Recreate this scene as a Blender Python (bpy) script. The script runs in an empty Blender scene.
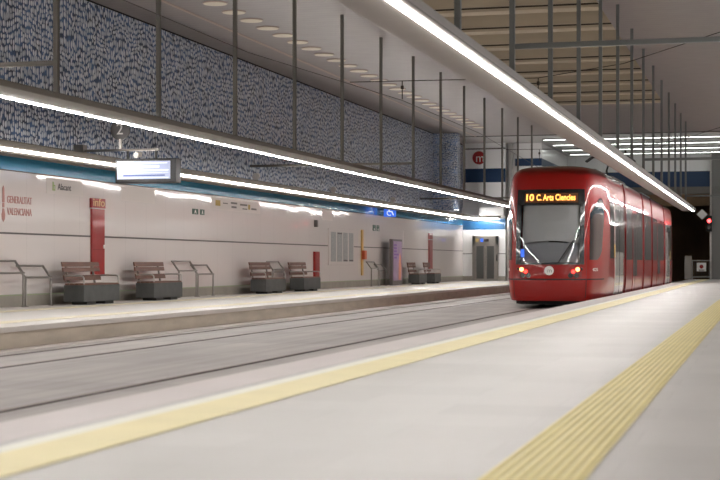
import bpy, bmesh, math, random
from mathutils import Vector, Matrix
random.seed(7)
SC = bpy.context.scene
COL = SC.collection
PI = math.pi

# ------------------------------------------------------------------ materials
def lin(r, g, b):
    def f(v):
        v /= 255.0
        return v / 12.92 if v <= 0.04045 else ((v + 0.055) / 1.055) ** 2.4
    return (f(r), f(g), f(b), 1.0)

class NT:
    def __init__(s, name):
        s.m = bpy.data.materials.new(name); s.m.use_nodes = True
        s.t = s.m.node_tree; s.n = s.t.nodes; s.l = s.t.links
        s.b = s.n['Principled BSDF']; s.out = s.n['Material Output']
    def node(s, typ, **kw):
        n = s.n.new(typ)
        for k, v in kw.items(): setattr(n, k, v)
        return n
    def link(s, a, b): s.l.new(a, b)
    def coords(s, scale=(1, 1, 1)):
        g = s.node('ShaderNodeNewGeometry')
        mp = s.node('ShaderNodeMapping'); mp.inputs['Scale'].default_value = scale
        s.link(g.outputs['Position'], mp.inputs['Vector'])
        return mp.outputs['Vector']
    def ramp(s, fac, stops):
        r = s.node('ShaderNodeValToRGB')
        e = r.color_ramp.elements
        e[0].position, e[0].color = stops[0]
        e[1].position, e[1].color = stops[-1]
        for p, c in stops[1:-1]:
            x = e.new(p); x.color = c
        s.link(fac, r.inputs['Fac'])
        return r.outputs['Color']
    def math(s, op, a, b=None):
        n = s.node('ShaderNodeMath', operation=op)
        for i, v in enumerate((a, b)):
            if v is None: continue
            if isinstance(v, (int, float)): n.inputs[i].default_value = v
            else: s.link(v, n.inputs[i])
        return n.outputs[0]

def mat(name, col, rough=0.5, metal=0.0, spec=0.5, coat=0.0, coat_rough=0.05, emit=None, estr=0.0,
        vary=0.0, scale=(3, 3, 3), bump=0.0):
    t = NT(name); b = t.b
    c = lin(*col)
    b.inputs['Base Color'].default_value = c
    b.inputs['Roughness'].default_value = rough
    b.inputs['Metallic'].default_value = metal
    b.inputs['Specular IOR Level'].default_value = spec
    b.inputs['Coat Weight'].default_value = coat
    b.inputs['Coat Roughness'].default_value = coat_rough
    if emit:
        b.inputs['Emission Color'].default_value = lin(*emit)
        b.inputs['Emission Strength'].default_value = estr
    if vary or bump:
        nz = t.node('ShaderNodeTexNoise'); nz.inputs['Scale'].default_value = 1.0
        nz.inputs['Detail'].default_value = 5
        t.link(t.coords(scale), nz.inputs['Vector'])
        if vary:
            lo = tuple(min(1, x * (1 - vary)) for x in c[:3]) + (1,)
            hi = tuple(min(1, x * (1 + vary)) for x in c[:3]) + (1,)
            t.link(t.ramp(nz.outputs['Fac'], [(0.3, lo), (0.7, hi)]), b.inputs['Base Color'])
        if bump:
            bp = t.node('ShaderNodeBump'); bp.inputs['Strength'].default_value = bump
            bp.inputs['Distance'].default_value = 0.01
            t.link(nz.outputs['Fac'], bp.inputs['Height'])
            t.link(bp.outputs['Normal'], b.inputs['Normal'])
    return t.m

def mat_mosaic(name='mosaic_tiles', k=1.0, lift=0):
    t = NT(name); b = t.b
    g = t.node('ShaderNodeNewGeometry')
    sx = t.node('ShaderNodeSeparateXYZ'); t.link(g.outputs['Position'], sx.inputs[0])
    along = t.math('ADD', sx.outputs['Y'], sx.outputs['X'])
    nz = t.node('ShaderNodeTexNoise'); nz.inputs['Scale'].default_value = 1.1; nz.inputs['Detail'].default_value = 1
    t.link(g.outputs['Position'], nz.inputs['Vector'])
    wob = t.math('MULTIPLY', t.math('SUBTRACT', nz.outputs['Fac'], 0.5), 0.55)
    cx = t.node('ShaderNodeCombineXYZ')
    t.link(t.math('DIVIDE', along, 0.082 * k), cx.inputs['X'])
    t.link(t.math('DIVIDE', t.math('ADD', sx.outputs['Z'], wob), 0.128 * k), cx.inputs['Y'])
    v = t.node('ShaderNodeTexVoronoi', voronoi_dimensions='2D', feature='F1'); v.inputs['Scale'].default_value = 1.0
    v.inputs['Randomness'].default_value = 0.55
    t.link(cx.outputs[0], v.inputs['Vector'])
    pill = t.ramp(v.outputs['Distance'], [(0.35, (1, 1, 1, 1)), (0.47, (0, 0, 0, 1))])
    nb = t.node('ShaderNodeTexNoise'); nb.inputs['Scale'].default_value = 3.5; nb.inputs['Detail'].default_value = 3
    t.link(g.outputs['Position'], nb.inputs['Vector'])
    back = t.ramp(nb.outputs['Fac'], [(0.35, lin(24 + lift, 42 + lift, 72 + lift)), (0.5, lin(48 + lift, 78 + lift, 122 + lift)), (0.68, lin(76 + lift, 112 + lift, 160 + lift))])
    wn = t.node('ShaderNodeSeparateColor'); t.link(v.outputs['Color'], wn.inputs[0])
    tile = t.ramp(wn.outputs[0], [(0.0, lin(184, 192, 204)), (1.0, lin(232, 236, 242))])
    mx = t.node('ShaderNodeMix', data_type='RGBA')
    t.link(pill, mx.inputs[0]); t.link(back, mx.inputs[6]); t.link(tile, mx.inputs[7])
    t.link(mx.outputs[2], b.inputs['Base Color'])
    b.inputs['Roughness'].default_value = 0.35
    bp = t.node('ShaderNodeBump'); bp.inputs['Strength'].default_value = 0.3; bp.inputs['Distance'].default_value = 0.006
    t.link(pill, bp.inputs['Height']); t.link(bp.outputs['Normal'], b.inputs['Normal'])
    return t.m

def mat_paving(name, col, sx, sy, vary=0.08, rough=0.5, joint=0.88, streak=0.0, coat=0.0):
    """slabs with thin joints, faint blotches and wear streaks along the platform"""
    t = NT(name); b = t.b
    c = lin(*col)
    br = t.node('ShaderNodeTexBrick'); br.offset = 0.5
    br.inputs['Scale'].default_value = 1.0
    br.inputs['Brick Width'].default_value = sx; br.inputs['Row Height'].default_value = sy
    br.inputs['Mortar Size'].default_value = 0.004; br.inputs['Mortar Smooth'].default_value = 0.3
    br.inputs['Bias'].default_value = 0.0
    sh = lambda k: tuple(min(1, x * k) for x in c[:3]) + (1,)
    br.inputs['Color1'].default_value = sh(1 + vary * 0.5); br.inputs['Color2'].default_value = sh(1 - vary * 0.5)
    br.inputs['Mortar'].default_value = sh(joint)
    t.link(t.coords(), br.inputs['Vector'])
    nz = t.node('ShaderNodeTexNoise'); nz.inputs['Scale'].default_value = 1.0; nz.inputs['Detail'].default_value = 6
    t.link(t.coords((1.6, 0.5, 1)), nz.inputs['Vector'])
    mul = t.ramp(nz.outputs['Fac'], [(0.3, (1 - vary, 1 - vary, 1 - vary, 1)), (0.7, (1, 1, 1, 1))])
    mx = t.node('ShaderNodeMix', data_type='RGBA', blend_type='MULTIPLY'); mx.inputs[0].default_value = 1
    t.link(br.outputs['Color'], mx.inputs[6]); t.link(mul, mx.inputs[7])
    res = mx.outputs[2]
    if streak:
        n2 = t.node('ShaderNodeTexNoise'); n2.inputs['Scale'].default_value = 1.0; n2.inputs['Detail'].default_value = 4
        t.link(t.coords((5.0, 0.09, 1)), n2.inputs['Vector'])
        m2 = t.ramp(n2.outputs['Fac'], [(0.32, (1 - streak,) * 3 + (1,)), (0.62, (1, 1, 1, 1))])
        n3 = t.node('ShaderNodeMix', data_type='RGBA', blend_type='MULTIPLY'); n3.inputs[0].default_value = 1
        t.link(res, n3.inputs[6]); t.link(m2, n3.inputs[7]); res = n3.outputs[2]
    t.link(res, b.inputs['Base Color'])
    b.inputs['Roughness'].default_value = rough
    b.inputs['Coat Weight'].default_value = coat; b.inputs['Coat Roughness'].default_value = 0.3
    return t.m

def mat_ribbed(name, col, axis='X', period=0.05, rough=0.5, strength=0.5, dark=0.8, dist=0.008):
    t = NT(name); b = t.b
    c = lin(*col)
    w = t.node('ShaderNodeTexWave', wave_type='BANDS', bands_direction=axis, wave_profile='SIN')
    w.inputs['Scale'].default_value = 1.0 / period / (20 / (2 * PI)) ; w.inputs['Distortion'].default_value = 0
    t.link(t.coords(), w.inputs['Vector'])
    nz = t.node('ShaderNodeTexNoise'); nz.inputs['Scale'].default_value = 2.0; nz.inputs['Detail'].default_value = 4
    t.link(t.coords(), nz.inputs['Vector'])
    d = tuple(x * dark for x in c[:3]) + (1,)
    a = t.ramp(w.outputs['Fac'], [(0.15, d), (0.6, c)])
    m = t.ramp(nz.outputs['Fac'], [(0.3, (0.9, 0.9, 0.9, 1)), (0.7, (1, 1, 1, 1))])
    mx = t.node('ShaderNodeMix', data_type='RGBA', blend_type='MULTIPLY'); mx.inputs[0].default_value = 1
    t.link(a, mx.inputs[6]); t.link(m, mx.inputs[7]); t.link(mx.outputs[2], b.inputs['Base Color'])
    bp = t.node('ShaderNodeBump'); bp.inputs['Strength'].default_value = strength; bp.inputs['Distance'].default_value = dist
    t.link(w.outputs['Fac'], bp.inputs['Height']); t.link(bp.outputs['Normal'], b.inputs['Normal'])
    b.inputs['Roughness'].default_value = rough
    return t.m

def mat_panel(name, col, period=1.2, rough=0.3, coat=1.0, coat_rough=0.1, tilt=0.004):
    """glossy wall cladding; each panel is fixed a hair off true so reflections break from panel to panel"""
    t = NT(name); b = t.b
    c = lin(*col)
    g = t.node('ShaderNodeNewGeometry')
    sx = t.node('ShaderNodeSeparateXYZ'); t.link(g.outputs['Position'], sx.inputs[0])
    al = t.math('DIVIDE', t.math('ADD', sx.outputs['Y'], sx.outputs['X']), period)
    cell = t.math('FLOOR', al)
    wn = t.node('ShaderNodeTexWhiteNoise', noise_dimensions='1D'); t.link(cell, wn.inputs['W'])
    fr = t.math('FRACT', al)
    j = t.math('LESS_THAN', fr, 0.006)
    mx = t.node('ShaderNodeMix', data_type='RGBA')
    t.link(j, mx.inputs[0]); mx.inputs[6].default_value = c; mx.inputs[7].default_value = tuple(x * 0.72 for x in c[:3]) + (1,)
    t.link(mx.outputs[2], b.inputs['Base Color'])
    sub = t.node('ShaderNodeVectorMath', operation='SUBTRACT'); t.link(wn.outputs['Color'], sub.inputs[0]); sub.inputs[1].default_value = (.5, .5, .5)
    scl = t.node('ShaderNodeVectorMath', operation='SCALE'); t.link(sub.outputs[0], scl.inputs[0]); scl.inputs['Scale'].default_value = tilt
    add = t.node('ShaderNodeVectorMath', operation='ADD'); t.link(g.outputs['Normal'], add.inputs[0]); t.link(scl.outputs[0], add.inputs[1])
    nrm = t.node('ShaderNodeVectorMath', operation='NORMALIZE'); t.link(add.outputs[0], nrm.inputs[0])
    t.link(nrm.outputs[0], b.inputs['Normal']); t.link(nrm.outputs[0], b.inputs['Coat Normal'])
    b.inputs['Roughness'].default_value = rough
    b.inputs['Coat Weight'].default_value = coat; b.inputs['Coat Roughness'].default_value = coat_rough
    return t.m

def mat_wood():
    t = NT('brown_timber'); b = t.b
    nz = t.node('ShaderNodeTexNoise'); nz.inputs['Scale'].default_value = 1; nz.inputs['Detail'].default_value = 5
    t.link(t.coords((30, 2.5, 40)), nz.inputs['Vector'])
    t.link(t.ramp(nz.outputs['Fac'], [(0.3, lin(82, 52, 40)), (0.7, lin(118, 78, 60))]), b.inputs['Base Color'])
    b.inputs['Roughness'].default_value = 0.5
    return t.m

def mat_glass(name, tint=(0.9, 0.91, 0.92), ior=1.5):
    t = NT(name)
    tr = t.node('ShaderNodeBsdfTransparent'); tr.inputs[0].default_value = tint + (1,)
    gl = t.node('ShaderNodeBsdfGlossy'); gl.inputs['Roughness'].default_value = 0.02
    fr = t.node('ShaderNodeFresnel'); fr.inputs['IOR'].default_value = ior
    ms = t.node('ShaderNodeMixShader')
    t.link(fr.outputs[0], ms.inputs[0]); t.link(tr.outputs[0], ms.inputs[1]); t.link(gl.outputs[0], ms.inputs[2])
    t.link(ms.outputs[0], t.out.inputs['Surface'])
    return t.m

LED = 112.0
M = dict(
    mosaic=mat_mosaic(),
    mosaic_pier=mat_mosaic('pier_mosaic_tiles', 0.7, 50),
    near_floor=mat_paving('platform_paving', (186, 183, 180), 1.2, 0.6, 0.10, 0.5, 0.86, coat=0.15),
    far_floor=mat_paving('far_platform_paving', (212, 206, 200), 1.2, 0.6, 0.05, 0.42, 0.93, coat=0.2),
    track=mat_paving('track_concrete', (164, 156, 152), 6.0, 0.9, 0.16, 0.6, 0.86, streak=0.22),
    kerb=mat('kerb_concrete', (188, 177, 162), 0.8, vary=0.12, scale=(1, 1.5, 6), bump=0.2),
    coping=mat('coping_stone', (190, 182, 180), 0.5, vary=0.05, scale=(2, 1, 2)),
    yellow3=mat('worn_pale_yellow', (222, 212, 184), 0.5),
    white_line=mat('white_line', (222, 220, 208), 0.5, vary=0.05),
    yellow=mat_ribbed('yellow_tactile', (210, 194, 122), 'X', 0.044, 0.5, 0.5, 0.80),
    yellow2=mat_ribbed('pale_yellow_tactile', (228, 216, 170), 'X', 0.07, 0.5, 0.3, 0.9),
    wall=mat_panel('white_cladding', (226, 218, 215), 1.2, 0.4, 0.9, 0.07, 0.014),
    blue=mat_panel('blue_glazed_band', (62, 142, 180), 1.2, 0.25, 1.0, 0.06, 0.012),
    blue_end=mat('blue_end_band', (30, 78, 118), 0.3, coat=0.6),
    endwall=mat_panel('white_panels', (238, 238, 238), 1.5, 0.4, 0.6, 0.15, 0.004),
    deepblue=mat('deep_blue_paint', (18, 52, 88), 0.4),
    skirting=mat('skirting_stone', (150, 144, 134), 0.7, vary=0.1, scale=(2, 3, 2)),
    skirtline=mat('skirting_green', (150, 160, 128), 0.5),
    groove=mat('dark_groove', (92, 86, 84), 0.5),
    ceiling=mat_ribbed('ceiling_boards', (144, 136, 133), 'Y', 0.30, 0.45, 0.10, 0.93, 0.004),
    ceil_pale=mat('pale_ceiling', (176, 174, 172), 0.45, coat=0.2, coat_rough=0.15),
    ceil_edge=mat('dark_gap', (22, 20, 20), 0.8),
    ceil_trim=mat('ceiling_trim', (178, 160, 148), 0.5),
    beam=mat('cream_beam', (186, 172, 150), 0.6, vary=0.06, scale=(1, 4, 4)),
    beam_dark=mat('beam_groove', (62, 54, 46), 0.7),
    recess=mat('recess_board', (120, 108, 90), 0.7, vary=0.06),
    pole=mat('grey_steel', (108, 105, 99), 0.45, 0.5),
    pole2=mat('zinc_steel', (122, 124, 123), 0.4, 0.6),
    housing=mat('lamp_housing', (146, 140, 136), 0.42, 0.3, vary=0.03),
    housing_tan=mat('lamp_housing_dull', (92, 85, 76), 0.5, 0.3, vary=0.05),
    led=mat('led_diffuser', (250, 250, 255), 0.4, emit=(250, 247, 243), estr=LED),
    led_dim=mat('led_diffuser_dim', (250, 250, 255), 0.4, emit=(250, 247, 243), estr=LED * 0.45),
    led_far=mat('led_tube', (250, 252, 250), 0.4, emit=(246, 252, 246), estr=8.0),
    disc=mat('disc_lens', (206, 196, 176), 0.4, emit=(255, 240, 215), estr=0.05),
    concrete_dark=mat('bench_concrete', (78, 79, 78), 0.75, vary=0.12, scale=(5, 5, 5), bump=0.15),
    concrete_foot=mat('bench_foot', (52, 51, 50), 0.8),
    wood=mat_wood(),
    steel=mat('brushed_steel', (190, 186, 182), 0.28, 0.9),
    steel_dull=mat('dull_steel', (142, 137, 132), 0.38, 0.8),
    red=mat('tram_red', (142, 14, 9), 0.4, coat=0.6, coat_rough=0.03, spec=0.3),
    red_dark=mat('tram_red_edge', (120, 14, 12), 0.4, coat=0.6),
    black=mat('black_gloss', (14, 15, 18), 0.25, coat=0.8),
    rubber=mat('black_rubber', (20, 19, 19), 0.7),
    glass_reflect=mat('window_reflection_grey', (92, 92, 92), 0.12, coat=1.0, coat_rough=0.02, spec=0.8),  # side panes lightened: the grey they reflect is put into the base colour
    quarter=mat('black_window', (22, 23, 25), 0.12, coat=0.7, coat_rough=0.02),
    screen_glass=mat_glass('windscreen_glass'),
    blind=mat('grey_blind', (240, 238, 236), 0.7),
    cab=mat('cab_trim', (184, 186, 190), 0.7),
    door_reflect=mat('door_reflection_white', (226, 222, 218), 0.25, coat=1.0, coat_rough=0.05),  # cab door whitened: painted to stand for the white wall mirrored in it
    amber=mat('amber_led', (255, 180, 90), 0.5, emit=(255, 176, 84), estr=2.2),
    amber_dim=mat('amber_matrix', (60, 34, 14), 0.5, emit=(160, 84, 20), estr=0.12),
    head_on=mat('lamp_lit_orange', (255, 170, 120), 0.4, emit=(255, 150, 92), estr=6.0),
    tail_on=mat('lamp_lit_red', (255, 70, 60), 0.4, emit=(255, 52, 44), estr=4.0),
    lamp_dark=mat('lamp_lens_dark', (50, 40, 34), 0.15, coat=1.0),
    white=mat('white_paint', (228, 224, 220), 0.45),
    grey_text=mat('grey_print', (120, 112, 110), 0.6),
    grey_sign=mat('grey_sign', (104, 101, 100), 0.5),
    redpanel=mat('red_enamel', (158, 26, 24), 0.3, coat=0.6),
    redtext=mat('muted_red_print', (192, 138, 132), 0.6),
    cream=mat('cream_print', (232, 206, 160), 0.5),
    darktext=mat('dark_print', (88, 80, 82), 0.6),
    greenicon=mat('pale_green_print', (160, 178, 120), 0.6),
    exitgreen=mat('exit_green', (26, 78, 58), 0.4),
    yellowicon=mat('ochre_print', (178, 152, 88), 0.6),
    orange=mat('orange_yellow_enamel', (214, 176, 104), 0.4),
    orange2=mat('orange_red_enamel', (196, 92, 50), 0.4),
    matte=mat('matte_white_board', (222, 214, 210), 0.75, spec=0.2),
    mapgrey=mat('map_print', (150, 152, 152), 0.5, vary=0.25, scale=(4, 22, 26)),
    screen_dark=mat('display_casing', (34, 34, 36), 0.4),
    lcd=mat('lcd_panel', (180, 190, 215), 0.3, emit=(160, 178, 216), estr=0.24),
    lcd_row=mat('lcd_row_light', (230, 236, 250), 0.3, emit=(216, 228, 255), estr=0.4),
    lcd_bar=mat('lcd_row_blue', (80, 100, 160), 0.3, emit=(84, 104, 168), estr=0.35),
    accblue=mat('access_sign_blue', (40, 86, 200), 0.4, emit=(60, 110, 226), estr=0.9),
    accwhite=mat('access_sign_white', (240, 244, 250), 0.4, emit=(240, 246, 255), estr=0.8),
    poster=mat('lilac_poster', (168, 144, 172), 0.3, emit=(168, 144, 172), estr=0.06, vary=0.2, scale=(3, 3, 3)),
    poster2=mat('orange_figure', (206, 140, 110), 0.4, emit=(214, 140, 110), estr=0.15),
    poster3=mat('violet_letters', (130, 92, 160), 0.4, emit=(130, 92, 160), estr=0.15),
    totem=mat('totem_grey', (112, 106, 104), 0.4, 0.3),
    lift_glass=mat('lift_door_glass', (70, 72, 70), 0.15, coat=0.8),
    tunnel=mat('tunnel_concrete', (140, 116, 90), 0.9, vary=0.18, scale=(1, 1, 0.6)),
    greybeam=mat('grey_beam', (104, 100, 96), 0.7),
    greytile=mat_paving('grey_tiles', (120, 118, 116), 0.5, 0.3, 0.05, 0.4, 0.75),
    signal_red=mat('signal_red_lens', (255, 80, 80), 0.4, emit=(255, 60, 60), estr=9.0),
    copper=mat('contact_wire', (64, 56, 50), 0.5, 0.6),
    rail=mat('rail_steel', (104, 88, 80), 0.45, 0.7),
    railgap=mat('rail_groove', (56, 46, 42), 0.8),
    insul=mat('speaker_grey', (226, 220, 214), 0.5),
)

# ------------------------------------------------------------------ mesh builder (world coordinates)
class MB:
    def __init__(s): s.v = []; s.f = []; s.mi = []; s.cur = 0
    def add(s, vs, fs):
        o = len(s.v); s.v += [tuple(p) for p in vs]
        for f in fs: s.f.append(tuple(i + o for i in f)); s.mi.append(s.cur)
        return s
    def box(s, x0, x1, y0, y1, z0, z1):
        vs = [(x, y, z) for z in (z0, z1) for y in (y0, y1) for x in (x0, x1)]
        return s.add(vs, [(0, 2, 3, 1), (4, 5, 7, 6), (0, 1, 5, 4), (2, 6, 7, 3), (0, 4, 6, 2), (1, 3, 7, 5)])
    def prism(s, poly, axis, a, b):
        """extrude a 2-D polygon along axis 'x','y' or 'z' from a to b"""
        def p3(p, t):
            return {'x': (t, p[0], p[1]), 'y': (p[0], t, p[1]), 'z': (p[0], p[1], t)}[axis]
        n = len(poly)
        vs = [p3(p, a) for p in poly] + [p3(p, b) for p in poly]
        fs = [tuple(range(n - 1, -1, -1)), tuple(range(n, 2 * n))]
        fs += [(i, (i + 1) % n, n + (i + 1) % n, n + i) for i in range(n)]
        return s.add(vs, fs)
    def cyl(s, p0, p1, r, n=12, r1=None):
        p0, p1 = Vector(p0), Vector(p1); r1 = r if r1 is None else r1
        d = (p1 - p0).normalized()
        a = Vector((0, 0, 1)) if abs(d.z) < 0.9 else Vector((1, 0, 0))
        u = d.cross(a).normalized(); w = d.cross(u)
        vs = []
        for p, rr in ((p0, r), (p1, r1)):
            for i in range(n):
                t = 2 * PI * i / n
                vs.append(p + u * (rr * math.cos(t)) + w * (rr * math.sin(t)))
        fs = [(i, (i + 1) % n, n + (i + 1) % n, n + i) for i in range(n)]
        fs += [tuple(range(n - 1, -1, -1)), tuple(range(n, 2 * n))]
        return s.add(vs, fs)
    def tube(s, pts, r, n=8):
        pts = [Vector(p) for p in pts]
        rings = []
        for i, p in enumerate(pts):
            d = (pts[min(i + 1, len(pts) - 1)] - pts[max(i - 1, 0)]).normalized()
            a = Vector((0, 0, 1)) if abs(d.z) < 0.95 else Vector((1, 0, 0))
            u = d.cross(a).normalized(); w = d.cross(u)
            rings.append([p + u * (r * math.cos(2 * PI * k / n)) + w * (r * math.sin(2 * PI * k / n)) for k in range(n)])
        vs = [q for ring in rings for q in ring]
        fs = []
        for i in range(len(pts) - 1):
            for k in range(n):
                fs.append((i * n + k, i * n + (k + 1) % n, (i + 1) * n + (k + 1) % n, (i + 1) * n + k))
        fs += [tuple(range(n - 1, -1, -1)), tuple(range((len(pts) - 1) * n, len(pts) * n))]
        return s.add(vs, fs)
    def grid(s, rows, close=False):
        nr, nc = len(rows), len(rows[0])
        vs = [p for r in rows for p in r]
        fs = [(i * nc + j, i * nc + j + 1, (i + 1) * nc + j + 1, (i + 1) * nc + j) for i in range(nr - 1) for j in range(nc - 1)]
        return s.add(vs, fs)
    def build(s, name, m, parent=None, bevel=0.0, smooth=False, origin=None, fix=True):
        me = bpy.data.meshes.new(name)
        if origin is None:
            if parent is not None: origin = parent['_o']
            else:
                xs, ys, zs = zip(*s.v)
                origin = ((min(xs) + max(xs)) / 2, (min(ys) + max(ys)) / 2, min(zs))
        ox, oy, oz = origin
        me.from_pydata([(x - ox, y - oy, z - oz) for x, y, z in s.v], [], s.f)
        for mm in (m if isinstance(m, (list, tuple)) else [m]): me.materials.append(mm)
        for p, k in zip(me.polygons, s.mi): p.material_index = k
        bm = bmesh.new(); bm.from_mesh(me)
        if bevel:
            bmesh.ops.bevel(bm, geom=[e for e in bm.edges if e.is_manifold and e.calc_face_angle(0) > 0.5], offset=bevel,
                            segments=2, profile=0.6, affect='EDGES', clamp_overlap=True)
        if fix: bmesh.ops.recalc_face_normals(bm, faces=bm.faces)
        bm.to_mesh(me); bm.free()
        if smooth:
            me.shade_smooth()
            me.set_sharp_from_angle(angle=math.radians(smooth if smooth is not True else 40))
        o = bpy.data.objects.new(name, me); COL.objects.link(o)
        if parent is None: o.location = origin
        else: o.parent = parent
        o['_o'] = list(origin)
        return o

def tag(o, label, cat, group=None, kind=None):
    o['label'] = label; o['category'] = cat
    if group: o['group'] = group
    if kind: o['kind'] = kind
    return o
def struct(o):
    o['kind'] = 'structure'; return o
def thing(name, loc, label, cat, group=None):
    o = bpy.data.objects.new(name, None); COL.objects.link(o); o.location = loc; o['_o'] = list(loc)
    o.empty_display_size = 0.2
    return tag(o, label, cat, group)
def dup(root, loc, label, group=None):
    def cp(o, par):
        c = o.copy(); COL.objects.link(c)
        if par is not None: c.parent = par
        for ch in list(o.children): cp(ch, c)
        return c
    r = cp(root, None); r.location = loc; r['label'] = label
    if group: r['group'] = group
    return r

ORI = {'+X': Matrix(((0, 0, 1), (1, 0, 0), (0, 1, 0))), '-Y': Matrix(((1, 0, 0), (0, 0, -1), (0, 1, 0)))}
def text_mb(body, size, pos, ori, depth=0.004, width=None, mode='CENTER', spacing=1.0, bold=0.0):
    """extruded letters as a mesh builder, standing at pos and facing ori"""
    cu = bpy.data.curves.new('t', 'FONT'); cu.body = body; cu.size = size; cu.extrude = depth; cu.offset = bold
    cu.align_x = mode; cu.align_y = 'CENTER'; cu.space_character = spacing; cu.resolution_u = 4
    o = bpy.data.objects.new('t', cu); COL.objects.link(o)
    dg = bpy.context.evaluated_depsgraph_get()
    me = bpy.data.meshes.new_from_object(o.evaluated_get(dg))
    mb = MB(); R = ORI[ori] if isinstance(ori, str) else ori
    vs = [Vector(v.co) for v in me.vertices]
    if width:
        w = max(v.x for v in vs) - min(v.x for v in vs)
        for v in vs: v.x *= width / w
    mb.add([Vector(pos) + R @ v for v in vs], [tuple(p.vertices) for p in me.polygons])
    bpy.data.objects.remove(o); bpy.data.curves.remove(cu); bpy.data.meshes.remove(me)
    return mb

def disc(mb, c, r, ori, t=0.01, n=28):
    R = ORI[ori] if isinstance(ori, str) else ori
    c = Vector(c); ax = R @ Vector((0, 0, 1))
    return mb.cyl(c - ax * t / 2, c + ax * t / 2, r, n)

def rot_normal(n, up=Vector((0, 0, 1))):
    n = n.normalized(); x = up.cross(n).normalized(); y = n.cross(x)
    return Matrix((x, y, n)).transposed()

# ------------------------------------------------------------------ layout constants (metres; camera over x=0, y=0)
XW, XR = -14.2, 0.56                 # cladding faces of the two side walls
XF, XN = -9.72, -3.92                # platform edges: far, near
Y0, YE = -8.0, 82.0
ZC = 6.55                            # ceiling
ZT = -0.30                           # top of rail / track slab
YW = 72.0                            # end wall of the far platform

# ------------------------------------------------------------------ floors
mb = MB().box(XN - 0.0, XR, Y0, YE, -0.12, 0.0)
struct(mb.build('floor', M['near_floor']))
mb = MB().box(XN + 0.06, XR, Y0, YE, ZT - 0.3, -0.12)
struct(mb.build('wall_near_platform', M['kerb']))
mb = MB().box(XN - 0.02, XN + 0.42, Y0, YE, 0.0, 0.002)
struct(mb.build('trim_1', M['coping']))
mb = MB().box(XW - 0.1, XF, Y0, YW + 0.2, -0.07, 0.0)
struct(mb.build('floor_far_platform', M['far_floor']))
mb = MB().box(XW, XF - 0.07, Y0, YW + 0.2, ZT - 0.3, -0.07)
struct(mb.build('wall_far_platform', M['kerb']))
mb = MB().box(XF - 0.07, XN + 0.06, Y0, 98, ZT - 0.3, ZT)
mb.box(XW, XF - 0.07, YW + 0.2, 98, ZT - 0.3, ZT).box(XN + 0.06, XR, YE, 98, ZT - 0.3, ZT)
struct(mb.build('floor_track', M['track']))
# paler strip on the track slab by the far kerb
struct(MB().box(XF - 0.07, XF + 0.26, Y0, YE, ZT, ZT + 0.004).build('trim_2', M['coping']))

def strip(x0, x1, y0, y1, m, name):
    return struct(MB().box(x0, x1, y0, y1, 0.002, 0.007).build(name, m, bevel=0.001))
strip(-3.40, -3.29, Y0, 80.0, M['white_line'], 'trim_3')
strip(-3.29, -2.92, Y0, 80.0, M['yellow2'], 'trim_4')
strip(-1.09, -0.69, Y0, 80.0, M['yellow'], 'trim_5')
strip(-10.70, -10.33, Y0, 70.5, M['yellow3'], 'trim_6')
strip(-13.05, -12.65, Y0, 70.5, M['yellow3'], 'trim_7')

# rails, one object each
for x, lab in ((-4.75, 'steel rail under the right wheels of the red tram'), (-5.75, 'steel rail under the left wheels of the red tram'),
               (-8.15, 'steel rail of the empty track on the side nearer the tram'), (-9.15, 'steel rail of the empty track beside the far platform kerb')):
    r = MB(); r.box(x - 0.03, x + 0.03, Y0, 97.9, ZT, ZT + 0.006)
    o = r.build('rail', [M['rail'], M['railgap']])
    r.v = []; r.f = []; r.mi = []
    r.box(x + 0.035, x + 0.075, Y0, 97.9, ZT, ZT + 0.003); g = r.build('flange_groove', M['railgap'], o)
    tag(o, lab, 'rail', 'rails set in the concrete track bed')

# ------------------------------------------------------------------ left wall
struct(MB().box(XW - 0.3, XW, Y0, YW, 0, 2.65).build('wall_left', M['wall']))
struct(MB().box(XW - 0.3, XW + 0.004, Y0, YW, 2.65, 3.16).build('wall_left_band', M['blue']))
struct(MB().box(XW - 0.3, XW, Y0, YW, 3.16, ZC - 0.04).build('wall_left_mosaic', M['mosaic']))
struct(MB().box(XW - 0.02, XW + 0.02, Y0, YW, 0, 0.21).build('baseboard_left', M['skirting']))
struct(MB().box(XW - 0.02, XW + 0.026, Y0, YW, 0.21, 0.235).build('trim_8', M['skirtline']))
struct(MB().box(XW - 0.01, XW + 0.008, Y0, YW, 1.41, 1.445).build('trim_9', M['groove']))
struct(MB().box(XW - 0.01, XW + 0.012, Y0, YW, 2.635, 2.655).build('trim_10', M['groove']))
struct(MB().box(XW - 0.3, XW, Y0, YW, ZC - 0.04, ZC + 0.02).build('trim_11', M['ceil_edge']))
# mosaic pier at the end of the wall
struct(MB().box(XW, XW + 1.08, 65.3, 65.9, 3.17, ZC - 0.02).build('wall_mosaic_pier', M['mosaic_pier']))

# right wall (beside the camera)
struct(MB().box(XR, XR + 0.3, Y0, YE, 0, 2.65).build('wall_right', M['wall']))
struct(MB().box(XR - 0.004, XR + 0.3, Y0, YE, 2.65, 3.16).build('wall_right_band', M['blue']))
struct(MB().box(XR, XR + 0.3, Y0, YE, 3.16, ZC).build('wall_right_mosaic', M['mosaic']))

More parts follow.
